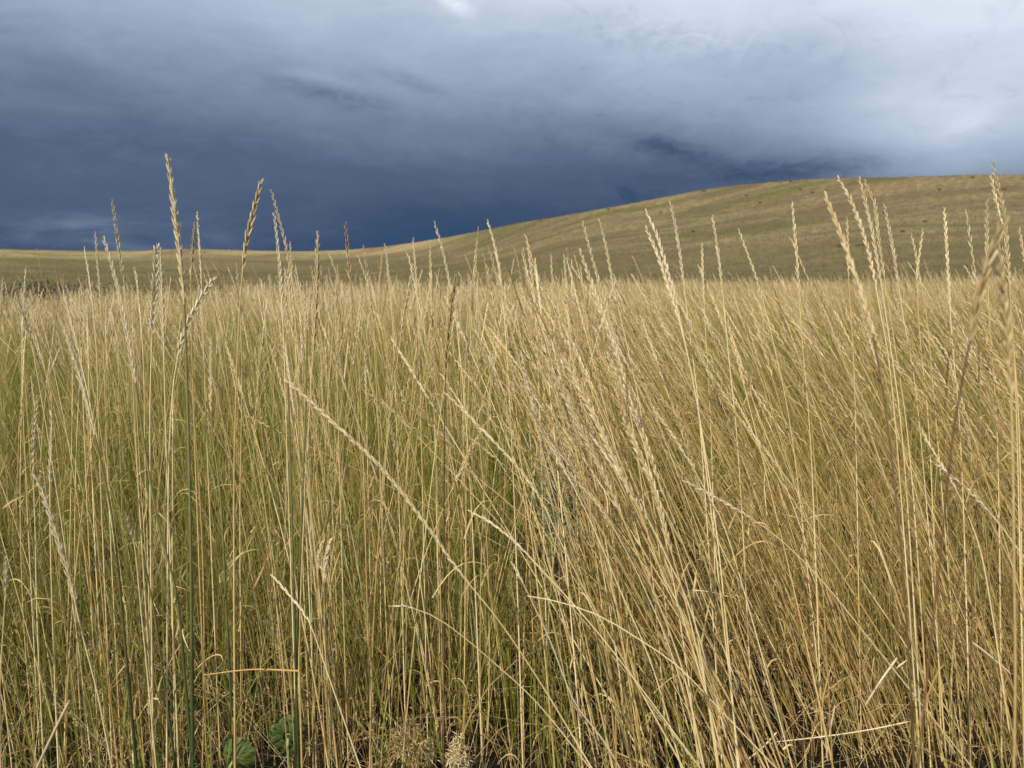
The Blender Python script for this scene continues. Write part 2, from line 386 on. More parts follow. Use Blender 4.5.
T('307,330 306,400 303,480 300,560 296,700', 1.25, 0, 'bare dark green stem, right one of the pair at left centre', 'green', 1.0, .6)
T('288,384 290,450 292,520 295,640', 1.25, 0, 'bare dark green stem, left one of the pair at left centre', 'green', 1.0, .6)
T('285,379 312,403 341,430 372,458 400,490 430,530 460,573 500,622 545,690 590,765', 1.08, 285, 'long golden stalk fallen diagonally across the left centre', 'straw', 1.15, .7, open_=.55)
T('271,574 280,584 291,597 303,612 312,628 330,680', 1.2, 66, 'short bleached head leaning left below the fallen golden stalk', 'straw', 1.1, 1.0, open_=.7)
T('443,391 470,417 500,448 522,472 543,503 562,545 590,600 640,690', 1.15, 165, 'golden stalk leaning far left in the centre', 'straw', 1.0, .75, open_=.55)
T('467,510 490,522 515,542 542,570 565,595 600,635 650,700 700,768', 1.12, 80, 'arched pale stalk lying low, under the far leaning golden one', 'straw', .9, .85, open_=.4)
T('511,561 523,583 535,608 550,640 565,680 578,708 620,768', 1.12, 30, 'stiff whitish straw leaning left at bottom centre', 'bleached', 1.0, .95, open_=.4)
T('547,361 562,390 580,428 598,462 615,500 640,560 665,620 690,700', 1.08, 185, 'thick golden head, left one of the leaning pair in the centre', 'straw', 1.45, .7)
T('563,353 578,385 596,420 615,462 640,512 660,570 690,640', 1.12, 175, 'thick golden head, right one of the leaning pair in the centre', 'straw', 1.4, .6)
T('531,413 545,433 558,458 570,480 590,520 620,590 660,690', 1.2, 90, 'whitish thin head left of the thick golden pair', 'straw', 1.0, 1.0, open_=.6)
T('586,430 600,447 618,474 640,505 668,560 700,640', 1.15, 110, 'pale thin head just right of the thick golden pair', 'straw', 1.0, .95, open_=.6)
T('563,466 578,483 600,508 620,540 645,590 680,680', 1.15, 90, 'pale low head between the whitish thin one and the ground', 'straw', 1.0, .9, open_=.6)
T('622,418 640,455 655,490 668,540 690,620 715,740', 1.1, 150, 'thick golden head right of the pale thin ones, leaning left', 'straw', 1.35, .6)
T('606,352 622,385 640,425 655,470 675,540 700,650', 1.15, 150, 'long golden head starting above the thick pair, leaning left', 'straw', 1.2, .7)
T('652,407 668,428 684,453 705,490 735,560', 1.25, 80, 'whitish thin head at centre right leaning left', 'straw', .95, 1.0, open_=.5)
T('683,480 720,500 757,522 790,548 830,590 870,640', 1.1, 95, 'nearly flat whitish stalk lying across the right stand', 'straw', .95, .95, open_=.4)
T('919,425 932,450 948,475 970,520 990,600', 1.2, 80, 'pale tip leaning left behind the blurred brown stalk', 'straw', 1.0, .95, open_=.5)
T('929,460 950,475 968,490 1000,525 1040,580', 1.15, 90, 'whitish flat head beside the blurred straw at right', 'straw', 1.0, .95, open_=.5)
T('527,596 560,602 600,616 640,640 680,668 730,720', 1.1, 0, 'thin arched straw lying to the left at bottom centre', 'straw', .8, .85)
T('388,606 418,609 452,628 500,668 540,706 590,768', 1.15, 30, 'thin arched straw lying low under the fallen golden stalk', 'straw', .8, .7)
T('6,556 5,600 2,650 0,720', 1.05, 60, 'pale head low at the far left edge', 'straw', 1.2, .8)
T('143,555 152,600 160,650', 1.3, 0, 'dark green bent blade crossing the tallest stem', 'green', 1.0, .5)

for P, Y, hl, lab, kind, size, tint, kw in TR:
    st = 'fallen' in lab or 'flat' in lab or 'arched' in lab or 'far left in' in lab
    W = traced(P, Y, rng.uniform(-0.05, 0.08), st)
    bare = hl < 0.01
    stalk(W, hl, lab, None, kind, size, tint, detail=3 if size > 1.12 else 2, leaves=0 if (bare or Y < 0.8) else int(rng.integers(0, 2)),
          rad=(0.0025 if kind == 'green' else 0.0022 if lab.startswith('bare dark brown') else 0.0015), green=0.0,
          name='bare_stem' if bare and kind != 'straw' else 'grass_stalk', cat='plant stem' if bare and kind != 'straw' else 'grass stalk', **kw)

# ------------------------------------------------------------------ random stand
def lean_at(x, y, n):
    """how far a stalk leans per metre of height: upright at left, combed to the left at right"""
    a = x / np.maximum(y, 0.6)
    right = ss(0.02, 0.34, a)
    far = ss(3.0, 9.0, y)
    m = -0.03 - (0.36 - 0.16 * far) * right
    lx = m + rng.normal(0, 0.062 + 0.015 * right, n)
    wild = rng.random(n) < 0.03 + 0.02 * right
    lx = np.where(wild, lx - rng.uniform(0.1, 0.45, n), lx)
    ly = rng.normal(0.02, 0.085, n)
    return lx, ly

CLEAR = [(-.478, 1.34, .036), (-.40, 1.38, .036)]
def scatter(r0, r1, dens, clump=0.07, per=9, pad=1.0, thin=False):
    """roots in tussocks; wedge before the camera widened sideways by pad"""
    ymax = r1
    area_w = 2 * (0.84 * ymax + pad)
    nb = int(area_w * (r1 - r0) * dens / per)
    cx = rng.uniform(-area_w / 2, area_w / 2, nb); cy = rng.uniform(r0, r1, nb)
    k = rng.poisson(per, nb)
    i = np.repeat(np.arange(nb), k)
    ox = rng.normal(0, clump, len(i)); oy = rng.normal(0, clump, len(i))
    x = cx[i] + ox; y = cy[i] + oy
    ok = (y >= r0) & (y < r1) & (np.abs(x) < 0.84 * y + pad)
    for (qx, qy, qw) in CLEAR:   # the two green plants stand in the open
        ok &= ~((y < qy + .02) & (np.abs(x - qx * y / qy) < qw))
    ok &= ~((y < 2.45) & (np.abs(x - .18 * y / 2.5) < .13 * y / 2.5) & (rng.random(len(x)) < .25))   # open in front of the sagebrush
    if thin: ok &= rng.random(len(x)) < .32 + .68 * ss(1.3, 1.85, y + .12 * np.sin(x * 7) + .1 * np.sin(x * 17 + 1))
    return x[ok], y[ok], (ox[ok], oy[ok])

def curves(x, y, H, lx, ly, K, bend=0.10):
    z0 = field_z(x, y)
    k = np.linspace(0, 1, K)[None, :]
    b = rng.normal(0.02, bend, (len(x), 1)) ; b2 = rng.normal(0, bend, (len(x), 1))
    sgn = np.where(lx[:, None] < -0.05, -1, np.sign(rng.normal(0, 1, (len(x), 1))))
    b = np.abs(b) * sgn
    px = x[:, None] + H[:, None] * (lx[:, None] * k + b * k ** 2.2)
    py = y[:, None] + H[:, None] * (ly[:, None] * k + b2 * k ** 2.2)
    c = 1 / np.sqrt(1 + (lx[:, None] + b) ** 2 + (ly[:, None] + b2) ** 2)
    pz = z0[:, None] + H[:, None] * k * c
    return np.stack([px, py, pz], -1)

def height(n, y):
    m = 0.965 - 0.085 * ss(1.6, 6.0, y)
    return np.clip(m + rng.normal(0, 0.085, n) + np.where(rng.random(n) < .04, .08, 0), 0.5, 1.2)

# nearest stalks: things of their own
bx, by, off = scatter(1.27, 2.0, 165, 0.06, 8, pad=1.0)
n = len(bx)
H = np.minimum(height(n, by) + .02, 1.045 + .065 * ss(-.35, -.1, bx / by)); lx, ly = lean_at(bx, by, n); lx += off[0] * 0.45; ly += off[1] * 0.45
C = curves(bx, by, H, lx, ly, 9, 0.07)
tx, ty = project(C[:, -1]); mx, my = project(C[:, 5])
vis = (np.abs(tx - 512) < 540) & (np.abs(mx - 512) < 500)
idx = np.where(vis)[0]; idx = idx[np.argsort(by[idx])]
NIND = 300 - len(TR)
chosen = idx[:NIND]
for i in chosen:
    a = bx[i] / by[i]
    if lx[i] < -0.18: lab, grp = 'straw coloured grass stalk combed over to the left among the near leaning stalks', 'near grass stalks leaning left'
    elif a < 0.0: lab, grp = 'slim upright straw coloured grass stalk among the near upright stalks', 'near grass stalks standing upright'
    else: lab, grp = 'nearly upright grass stalk standing between the leaning near stalks', 'near grass stalks between the leaning ones'
    stalk(C[i], rng.uniform(0.10, 0.17), lab, grp, 'straw', rng.uniform(0.75, 1.2), float(np.clip(rng.normal(0.52, 0.22) - (.14 if a > .2 else 0), 0.05, .9)), detail=2,
          leaves=int(rng.integers(0, 2)), green=float(rng.choice([0, 0, 0.25, 0.5]) if a < .2 else 0), open_=rng.uniform(0.5, 1.1))
rest = np.setdiff1d(np.arange(n), chosen)

# the mass of the stand behind them: nobody could count it
def swell(x, y):
    v = 0.5 * np.sin(x * .83 + 1.1 * np.sin(y * .41)) * np.sin(y * .57 + .8 * np.sin(x * .37)) + .3 * np.sin(x * 1.9 + y * .7) + .2 * np.sin(x * .31 - y * .23 + 2)
    left = 1 - ss(-.52, -.30, x / np.maximum(y, .6))
    return (1 + (.14 * v - .13 * left) * ss(5, 10, y)) * (1 - .10 * ss(8, 20, y))

def stand(g, gh, x, y, off, K, S, nl, wmul=1.0, lod=1):
    n = len(x); H = height(n, y) * swell(x, y)
    lx, ly = lean_at(x, y, n); lx = lx + off[0] * 0.45; ly = ly + off[1] * 0.45
    C = curves(x, y, H, lx, ly, K)
    stand_c(g, gh, C, H, S, nl, wmul, lod)

def stand_c(g, gh, C, H, S, nl, wmul, lod):
    n, K, _ = C.shape
    k = np.linspace(0, 1, K)[None]
    rt = ss(0.05, 0.40, C[:, 0, 0] / np.maximum(C[:, 0, 1], .6))
    tint = np.clip(rng.normal(0.58, 0.22, n) - .08 * rt, 0.02, 1)
    gr0 = np.where(rng.random(n) < 0.45 - .3 * rt, rng.uniform(0.3, 0.95, n), 0.0)
    R = (0.0012 * wmul * (1 - 0.5 * k) * rng.uniform(.6, 1.5, (n, 1))).copy()
    hl = rng.uniform(0.10, 0.17, n)
    if lod >= 2:
        R[:, -1] *= 0.4
    GRN_ = gr0[:, None] * (1 - k) ** 0.8
    g.add(*tubes(C, R, S, tint[:, None] + 0 * k, GRN_))
    tip = C[:, -1]; d = nrm(C[:, -1] - C[:, -2])
    a = rng.uniform(-0.9, 0.9, n); side = np.stack([np.cos(a), np.sin(a), np.zeros(n)], 1)
    side = nrm(side - d * (side * d).sum(-1, keepdims=True))
    if lod == 1:
        j = np.arange(nl)
        s = (1 - (j + 0.3) / nl)[None, :] * hl[:, None]
        B = tip[:, None] - d[:, None] * s[..., None]
        sg = np.where(j % 2 == 0, 1.0, -1.0)[None, :, None]
        D = d[:, None] + side[:, None] * sg * 0.15 + rng.normal(0, 0.04, (n, nl, 3))
        th = np.cross(d, side)
        gh.add(*lenses(B.reshape(-1, 3), D.reshape(-1, 3), np.repeat(th, nl, 0), np.repeat(hl / nl * 1.9, nl), 0.0017 * wmul, 0.0015 * wmul,
                       np.clip(np.repeat(tint, nl) + rng.normal(0.05, 0.12, n * nl), 0, 1), 0.0, S=3, fr=((0, .3), (.4, 1.0), (1, .08))))
    elif lod == 2:
        m = 7; j = np.linspace(0, 1, m)
        B = tip[:, None] - d[:, None] * ((1 - j)[None] * hl[:, None])[..., None] + side[:, None] * (np.where(np.arange(m) % 2 == 0, 1, -1) * 0.0013 * wmul)[None, :, None]
        RR = np.broadcast_to(np.array([.7, 1.6, 1.2, 1.7, 1.2, 1.3, .3])[None] * 0.0012 * wmul, (n, m))
        gh.add(*tubes(B, RR, 3, np.clip(tint + 0.08, 0, 1)))

def blades(g, x, y, off, K, hmin, hmax, w, gmean, flop=0.2, fold=0.5):
    n = len(x); L = rng.uniform(hmin, hmax, n)
    lx, ly = lean_at(x, y, n)
    a = rng.uniform(0, 2 * PI, n); sp = np.abs(rng.normal(0, 0.11, n))
    lx = lx * 0.6 + np.cos(a) * sp; ly = ly * 0.5 + np.sin(a) * sp
    k = np.linspace(0, 1, K)[None]
    fl = np.abs(rng.normal(0, flop, n))[:, None]
    ox = np.cos(a)[:, None] * fl; oy = np.sin(a)[:, None] * fl
    P = np.stack([x[:, None] + L[:, None] * (lx[:, None] * k + ox * k ** 2.5), y[:, None] + L[:, None] * (ly[:, None] * k + oy * k ** 2.5),
                  field_z(x, y)[:, None] + L[:, None] * (k - 0.35 * fl * k ** 3)], -1)
    W = w * rng.uniform(0.6, 1.3, n)[:, None] * (1 - 0.92 * k ** 1.8)
    b = rng.uniform(0, 2 * PI, n)
    rt = ss(0.10, 0.45, x / np.maximum(y, .6)) * (1 - ss(2.2, 4.5, y))
    gg = np.clip(rng.normal(gmean, 0.3, n) - .45 * rt, 0, 1)[:, None] * np.clip(1.15 - 0.5 * k, 0, 1)
    g.add(*ribbons(P, W, np.stack([np.cos(b), np.sin(b), 0 * b], 1), np.clip(rng.normal(0.5, 0.22, n), 0, 1), gg, fold))

g = G(); gh = G()
stand_c(g, gh, C[rest], H[rest], 4, 16, 1.0, 1)
x, y, o_ = scatter(2.0, 3.6, 120, 0.06, 9, pad=1.1); stand(g, gh, x, y, o_, 7, 3, 16)
x, y, o_ = scatter(1.4, 3.0, 75, 0.05, 10, pad=1.0); m_ = rng.random(len(x)) < ss(.10, .30, x / y)   # the denser combed-over stand at right
stand(g, gh, x[m_], y[m_], (o_[0][m_], o_[1][m_]), 7, 3, 14)
x, y, o_ = scatter(3.6, 8.0, 70, 0.07, 9, pad=0.9); stand(g, gh, x, y, o_, 5, 3, 9, 1.15)
x, y, o_ = scatter(8.0, 20.0, 46, 0.12, 8, pad=1.0); stand(g, gh, x, y, o_, 4, 3, 0, 1.7, 2)
meta(g.build('tall_grass_stems', M_STEM_OLIVE), 'dense stand of thin dry grass stems behind the near stalks', 'tall grass', None, 'stuff')
meta(gh.build('tall_grass_seed_heads', M_HEAD), 'mass of slender straw coloured seed heads over the field', 'seed heads', None, 'stuff')

g = G()
x, y, o_ = scatter(1.3, 2.4, 1500, 0.042, 26, pad=1.3, thin=True); blades(g, x, y, o_, 7, 0.2, 0.70, 0.0014, 0.85)
x, y, o_ = scatter(2.4, 5.0, 1050, 0.07, 22, pad=0.8); blades(g, x, y, o_, 5, 0.3, 0.80, 0.0018, 1.0, fold=0)
x, y, o_ = scatter(5.0, 10.0, 480, 0.09, 18, pad=0.8); blades(g, x, y, o_, 4, 0.4, 0.84, 0.0032, 1.0, fold=0)
x, y, o_ = scatter(10.0, 22.0, 90, 0.12, 14, pad=0.8); blades(g, x, y, o_, 3, 0.45, 0.80, 0.006, 0.82, fold=0)
# torn and curling dead leaves hanging from the stems
x, y, o_ = scatter(1.3, 3.2, 330, 0.08, 8, pad=0.4); n = len(x); k = np.linspace(0, 1, 8)[None]
a = rng.uniform(0, 2 * PI, n); Ld = rng.uniform(.06, .22, n)[:, None]; zz = (field_z(x, y) + rng.uniform(.1, .62, n))[:, None]
lxx, lyy = lean_at(x, y, n); x = x + lxx * (zz[:, 0]); rise = rng.uniform(.3, 1.0, n)[:, None]; drop = rng.uniform(.4, 2.0, n)[:, None]; curl = rng.uniform(-1.5, 1.5, n)[:, None]
an = a[:, None] + curl * k ** 2
P = np.stack([x[:, None] + Ld * np.cos(an) * k * .55, y[:, None] + Ld * np.sin(an) * k * .55, zz + Ld * (rise * k - drop * .7 * k ** 2.4)], -1)
g.add(*ribbons(P, .0014 * rng.uniform(.5, 1.3, n)[:, None] * (1 - .9 * k ** 2), np.stack([-np.sin(a), np.cos(a), .4 + 0 * a], 1), np.clip(rng.normal(.5, .25, n), 0, 1), np.where(rng.random(n) < .3, .6, 0.), .5))
meta(g.build('leafy_undergrowth', M_GRASS), 'olive green and yellowing grass blades filling the stand below the heads', 'grass', None, 'stuff')

# far part of the field
g = G()
x, y, o_ = scatter(20.0, 62.0, 30, 0.25, 10, pad=0)
keep = (y < 42 + 12 * np.sin(x * .21) + 7 * np.sin(x * .53 + 1)) & (rng.random(len(x)) < 1 - .75 * ss(22, 50, y)); x = x[keep]; y = y[keep]
n = len(x); Hh = (.88 - .40 * ss(12, 40, y)) * swell(x, y) + rng.normal(0, .11, n) * (1 + (rng.random(n) < .05)); lx, ly = lean_at(x, y, n)
Cf = curves(x, y, Hh, lx, ly, 3)
g.add(*tubes(Cf, np.array([[0.006, 0.0065, 0.0015]]) * (0.6 + y / 45)[:, None], 3, np.clip(rng.normal(0.58, 0.2, n), 0, 1), np.clip((swell(x * 1.0, y) - 1) * -4 + .25 + rng.normal(0, .2, n), 0, .9)))
meta(g.build('far_field_grass', M_FAR), 'far part of the straw coloured field fading into the meadow', 'grass', None, 'stuff')

# fine dry litter, dead leaves and panicles at the foot
g = G()
x, y, o_ = scatter(1.15, 2.5, 480, 0.10, 10, pad=1.3); n = len(x)
L = rng.uniform(0.05, 0.24, n); a = rng.uniform(0, 2 * PI, n); up = np.clip(rng.normal(0.18, 0.35, n), -0.1, 1.3)
k = np.linspace(0, 1, 4)[None]
zb = field_z(x, y) + np.abs(rng.normal(0, 0.06, n)) + 0.004
P = np.stack([x[:, None] + L[:, None] * np.cos(a)[:, None] * k, y[:, None] + L[:, None] * np.sin(a)[:, None] * k,
              zb[:, None] + L[:, None] * (up[:, None] * k - 0.35 * k * k)], -1)
P[..., 2] = np.maximum(P[..., 2], field_z(P[..., 0], P[..., 1]) + 0.003)
g.add(*ribbons(P, 0.0010 * rng.uniform(.4, 1.5, n)[:, None] * (1.1 - k), rng.normal(0, 1, (n, 3)), np.clip(rng.normal(0.18, 0.25, n), 0, 1), np.where(rng.random(n) < .12, .6, 0.)))
x, y, o_ = scatter(1.3, 2.3, 900, 0.045, 18, pad=1.3)
blades(g, x, y, o_, 5, 0.05, 0.26, 0.0011, -.1, flop=.5, fold=.4)
meta(g.build('dry_litter', M_GRASS), 'tangle of dead brown leaves and straw bits on the dark soil', 'litter', None, 'stuff')
g = G()
x, y, o_ = scatter(1.25, 2.6, 260, 0.10, 10, pad=1.2); n = len(x)
Hh = rng.uniform(0.10, 0.42, n); lx = rng.normal(-0.05, 0.25, n); ly = rng.normal(0, 0.25, n)
Cp = curves(x, y, Hh, lx, ly, 5, 0.35)
g.add(*tubes(Cp, np.broadcast_to(np.array([[.0006, .0006, .0005, .0004, .0003]]), (n, 5)), 3, np.clip(rng.normal(.5, .2, n), 0, 1), np.where(rng.random(n) < .3, .4, 0.)))
m = 9; tip = Cp[:, -1]; d = nrm(Cp[:, -1] - Cp[:, -2])
B = (tip[:, None] - d[:, None] * rng.uniform(0, 0.07, (n, m, 1)) + rng.normal(0, 0.007, (n, m, 3))).reshape(-1, 3)
D = (np.repeat(d, m, 0) + rng.normal(0, 0.6, (n * m, 3)))
g.add(*lenses(B, D, rng.normal(0, 1, (n * m, 3)), rng.uniform(.005, .011, n * m), .0009, .0006, np.clip(rng.normal(.6, .2, n * m), 0, 1), 0.0, S=3, fr=((0, .3), (.4, 1.0), (1, .08))))
meta(g.build('fine_panicle_grass', M_HEAD), 'fine short grass with tiny scattered spikelets low in the stand', 'grass', None, 'stuff')

# field behind and beside the photographer
g = G(); gh = G()
N0 = 5200; x = rng.uniform(-5, 5, N0); y = rng.uniform(-4.5, 1.2, N0)
ok = ~((np.abs(x) < 1.6) & (y > -1.6)) & ~((y > 0) & (np.abs(x) < 0.84 * y + 1.7)); x = x[ok]; y = y[ok]
stand(g, gh, x, y, (0 * x, 0 * x), 5, 3, 6, 1.0)
meta(g.build('grass_behind_stems', M_STEM), 'dry grass stems standing behind the viewpoint', 'tall grass', None, 'stuff')
meta(gh.build('grass_behind_heads', M_HEAD), 'seed heads of the grass standing behind the viewpoint', 'seed heads', None, 'stuff')

# ------------------------------------------------------------------ ground and hills
naz = 900; a1 = np.linspace(-PI, PI, naz, endpoint=False)
rr = np.r_[0.25, np.geomspace(0.5, 60, 46), np.linspace(64, 130, 26), np.linspace(133, 330, 80), np.linspace(336, 720, 70), np.geomspace(740, 3500, 26)]
A, RRR = np.meshgrid(a1, rr, indexing='ij')
X = RRR * np.sin(A); Yy = RRR * np.cos(A); Z = terrain_z(X, Yy)
K = len(rr)
i, j = np.meshgrid(np.arange(naz), np.arange(K - 1), indexing='ij')
i2 = (i + 1) % naz
Q = np.stack([i * K + j, i * K + j + 1, i2 * K + j + 1, i2 * K + j], -1)
cen = naz * K
V = np.concatenate([np.stack([X, Yy, Z], -1).reshape(-1, 3), [[0, 0, field_z(0., 0.)]]])
tri = np.stack([np.arange(naz) * K, ((np.arange(naz) + 1) % naz) * K, np.full(naz, cen)], 1)
me = bpy.data.meshes.new('ground')
me.from_pydata(V.tolist(), [], Q.reshape(-1, 4).tolist() + tri[:, ::-1].tolist()); me.update()
me.polygons.foreach_set('use_smooth', np.ones(len(me.polygons), bool))
# make sure it faces up
if me.polygons[len(me.polygons) // 3].normal.z < 0: me.flip_normals()
ground = bpy.data.objects.new('ground', me); COL.objects.link(ground)
meta(ground, 'dark bare soil under the grass running on into bare grassy hills', 'ground', None, 'structure')

m = bpy.data.materials.new('ground'); t = nt(m); Nn = t.nodes.new; L = t.links.new
geo = Nn('ShaderNodeNewGeometry')
def noise(scale, detail=6, rough=0.6, vec=None, stretch=None):
    z = Nn('ShaderNodeTexNoise'); z.inputs['Scale'].default_value = scale; z.inputs['Detail'].default_value = detail; z.inputs['Roughness'].default_value = rough
    src = geo.outputs['Position']
    if stretch:
        mp = Nn('ShaderNodeVectorMath'); mp.operation = 'MULTIPLY'; mp.inputs[1].default_value = stretch; L(src, mp.inputs[0]); src = mp.outputs[0]
    L(src, z.inputs['Vector']); return z.outputs['Fac']
def maprange(v, a, b, c=0, d=1):
    z = Nn('ShaderNodeMapRange'); L(v, z.inputs[0]); z.inputs[1].default_value = a; z.inputs[2].default_value = b; z.inputs[3].default_value = c; z.inputs[4].default_value = d; z.interpolation_type = 'SMOOTHSTEP'; return z.outputs[0]
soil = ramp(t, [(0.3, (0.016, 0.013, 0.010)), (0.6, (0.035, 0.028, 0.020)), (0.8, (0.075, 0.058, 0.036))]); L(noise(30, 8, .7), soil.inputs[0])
dry = ramp(t, [(0.32, (0.085, 0.065, 0.032)), (0.5, (0.150, 0.116, 0.056)), (0.68, (0.265, 0.210, 0.105))]); L(noise(0.55, 10, .75), dry.inputs[0])
olv = ramp(t, [(0.3, (0.058, 0.056, 0.020)), (0.7, (0.118, 0.107, 0.038))]); L(noise(0.35, 10, .75), olv.inputs[0])
patch = maprange(noise(0.022, 8, .68, None, (0.6, 1.3, 1.0)), 0.47, 0.60)
brn = ramp(t, [(0.3, (0.058, 0.045, 0.026)), (0.7, (0.112, 0.087, 0.048))]); L(noise(0.8, 10, .8), brn.inputs[0])
bpatch = maprange(noise(0.035, 9, .72, None, (0.5, 1.5, 1.0)), 0.46, 0.58)
c = mixc(t, patch, dry.outputs[0], olv.outputs[0])
bm = Nn('ShaderNodeMath'); bm.operation = 'MULTIPLY'; L(bpatch, bm.inputs[0]); bm.inputs[1].default_value = 0.7
c = mixc(t, bm.outputs[0], c, brn.outputs[0])
# greener valley floor at the foot of the hills
ln = Nn('ShaderNodeVectorMath'); ln.operation = 'LENGTH'
fl = Nn('ShaderNodeVectorMath'); fl.operation = 'MULTIPLY'; fl.inputs[1].default_value = (1, 1, 0); L(geo.outputs['Position'], fl.inputs[0]); L(fl.outputs[0], ln.inputs[0])
vat = Nn('ShaderNodeAttribute'); vat.attribute_name = 'vale'
streak = maprange(noise(0.012, 6, .65, None, (0.7, 2.2, 1.0)), 0.40, 0.56, 1.0, 0.25)
vm = Nn('ShaderNodeMath'); vm.operation = 'MULTIPLY'; L(vat.outputs['Fac'], vm.inputs[0]); L(streak, vm.inputs[1])
vm2 = Nn('ShaderNodeMath'); vm2.operation = 'MULTIPLY'; L(vm.outputs[0], vm2.inputs[0]); vm2.inputs[1].default_value = 0.85
c = mixc(t, vm2.outputs[0], c, olv.outputs[0])
gat = Nn('ShaderNodeAttribute'); gat.attribute_name = 'gold'
gm = Nn('ShaderNodeMath'); gm.operation = 'MULTIPLY'; L(gat.outputs['Fac'], gm.inputs[0]); L(maprange(noise(0.02, 5, .6), .40, .60, .05, .55), gm.inputs[1])
c = mixc(t, gm.outputs[0], c, (0.33, 0.255, 0.125))
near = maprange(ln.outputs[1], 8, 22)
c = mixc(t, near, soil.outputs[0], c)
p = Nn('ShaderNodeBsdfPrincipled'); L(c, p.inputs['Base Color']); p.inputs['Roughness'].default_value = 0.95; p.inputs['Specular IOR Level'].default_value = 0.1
bp = Nn('ShaderNodeBump'); bp.inputs['Strength'].default_value = 0.9; bp.inputs['Distance'].default_value = 0.02; L(noise(45, 8, .75), bp.inputs['Height'])
bp2 = Nn('ShaderNodeBump'); bp2.inputs['Strength'].default_value = 0.8; bp2.inputs['Distance'].default_value = 0.35; L(noise(0.9, 8, .8), bp2.inputs['Height']); L(bp.outputs[0], bp2.inputs['Normal'])
L(bp2.outputs[0], p.inputs['Normal'])
out = Nn('ShaderNodeOutputMaterial'); L(p.outputs[0], out.inputs[0])
me.materials.append(m)
tv = (RRR - 62) / (ridge_r(A) - 62)
lf = 1 - ss(R_(-12), R_(4), A)
gold = lf * ss(.80, .93, tv)
vale = ss(0.02, 0.10, tv) * (1 - ss(0.36, 0.46, tv - .42 * lf))
va = me.attributes.new('vale', 'FLOAT', 'POINT'); va.data.foreach_set('value', np.r_[vale.ravel(), 0].astype(np.float32))

ga = me.attributes.new('gold', 'FLOAT', 'POINT'); ga.data.foreach_set('value', np.r_[gold.ravel(), 0].astype(np.float32))

# tufts of short grass over meadow and hills
g = G()
n = 110000
a = rng.uniform(-0.78, 0.78, n); r = 62 + (rng.random(n) ** 0.75) * 330
r = np.where((a < R_(-8)) & (rng.random(n) < 0.5), 62 + rng.random(n) ** .7 * 570, r)
x = r * np.sin(a); y = r * np.cos(a); z = terrain_z(x, y)
hh = rng.uniform(0.10, 0.34, n) * (0.8 + r / 700)
k = np.array([0, .6, 1.0])
la = rng.normal(0, .35, n); lb = rng.normal(0, .35, n)
P = np.stack([x[:, None] + (la * hh)[:, None] * k, y[:, None] + (lb * hh)[:, None] * k, z[:, None] - 0.03 + hh[:, None] * k], -1)
g.add(*tubes(P, (hh * rng.uniform(.15, .35, n))[:, None] * np.array([[1.0, .65, .06]]), 3, np.clip(rng.normal(.5, .25, n), 0, 1), np.where((rng.random(n) < .75 * np.interp((r - 62) / (ridge_r(a) - 62), [0, .1, .35, .5, 1], [0, 1, 1, .3, .3])), .85, 0.)))
meta(g.build('hill_grass', M_HILLG), 'short dry and olive grass tufts over the valley and hill', 'grass', None, 'stuff')

# ------------------------------------------------------------------ shrubs
def shrub(name, base, w, h, n, leaf, mat, label, cat, group=None, twigs=9, flat=0.0):
    base = np.array(base, float); o = thing(name, base, label, cat, group)
    g = G(); a = rng.uniform(0, 2 * PI, twigs); e = rng.uniform(0.15, 0.95, twigs)
    tips = base + np.stack([np.cos(a) * w * .42 * e, np.sin(a) * w * .42 * e, h * (0.55 + .35 * rng.random(twigs))], 1)
    k = np.linspace(0, 1, 5)[None, :, None]
    P = base + (tips - base)[:, None] * k + np.array([0, 0, h * .12]) * (np.sin(k * PI))
    g.add(*tubes(P, (h * 0.03 * (1.15 - np.linspace(0, 1, 5)))[None] * np.ones((twigs, 1)), 4, rng.random(twigs)))
    g.build('branch', M_WOOD, o, base)
    g = G()
    tw = rng.integers(0, twigs, n); f = rng.uniform(0.45, 1.1, n)[:, None]
    B = base + (tips[tw] - base) * f + rng.normal(0, 1, (n, 3)) * np.array([w, w, h]) * 0.10
    B[:, 2] = np.maximum(B[:, 2], base[2] + 0.05 * h)
    D = rng.normal(0, 1, (n, 3)) + np.array([0, 0, .9])
    g.add(*lenses(B, D, rng.normal(0, 1, (n, 3)), leaf * rng.uniform(.6, 1.4, n), leaf * .22, leaf * .09, np.clip(rng.normal(.5, .22, n), 0, 1), 0.0, S=3, fr=((0, .3), (.5, 1.0), (1, .15))))
    g.build('foliage', mat, o, base)
    return o

sy = 2.5
b = at(568, 470, sy); shrub('sagebrush', (b[0], sy, field_z(b[0], sy)), 0.30, 0.54, 3600, 0.020, M_SAGE, 'small blue grey sagebrush half hidden behind the centre stalks', 'shrub', None, 16)
# grey brush at the left end of the field
for px, Yv, ww, hh_, lab in ((18, 17.0, 2.3, 1.05, 'leftmost clump of grey brush in the grass before the left meadow'),
                             (47, 18.0, 2.0, 1.0, 'middle clump of grey brush behind the grass at left'),
                             (75, 17.5, 1.8, .95, 'rightmost clump of grey brush behind the grass at left')):
    b = at(px, 300, Yv); shrub('brush_clump', (b[0], Yv, field_z(b[0], Yv)), ww, hh_ - 0.12, 1700, .11, M_BRUSH, lab, 'shrub', 'grey brush at the left')

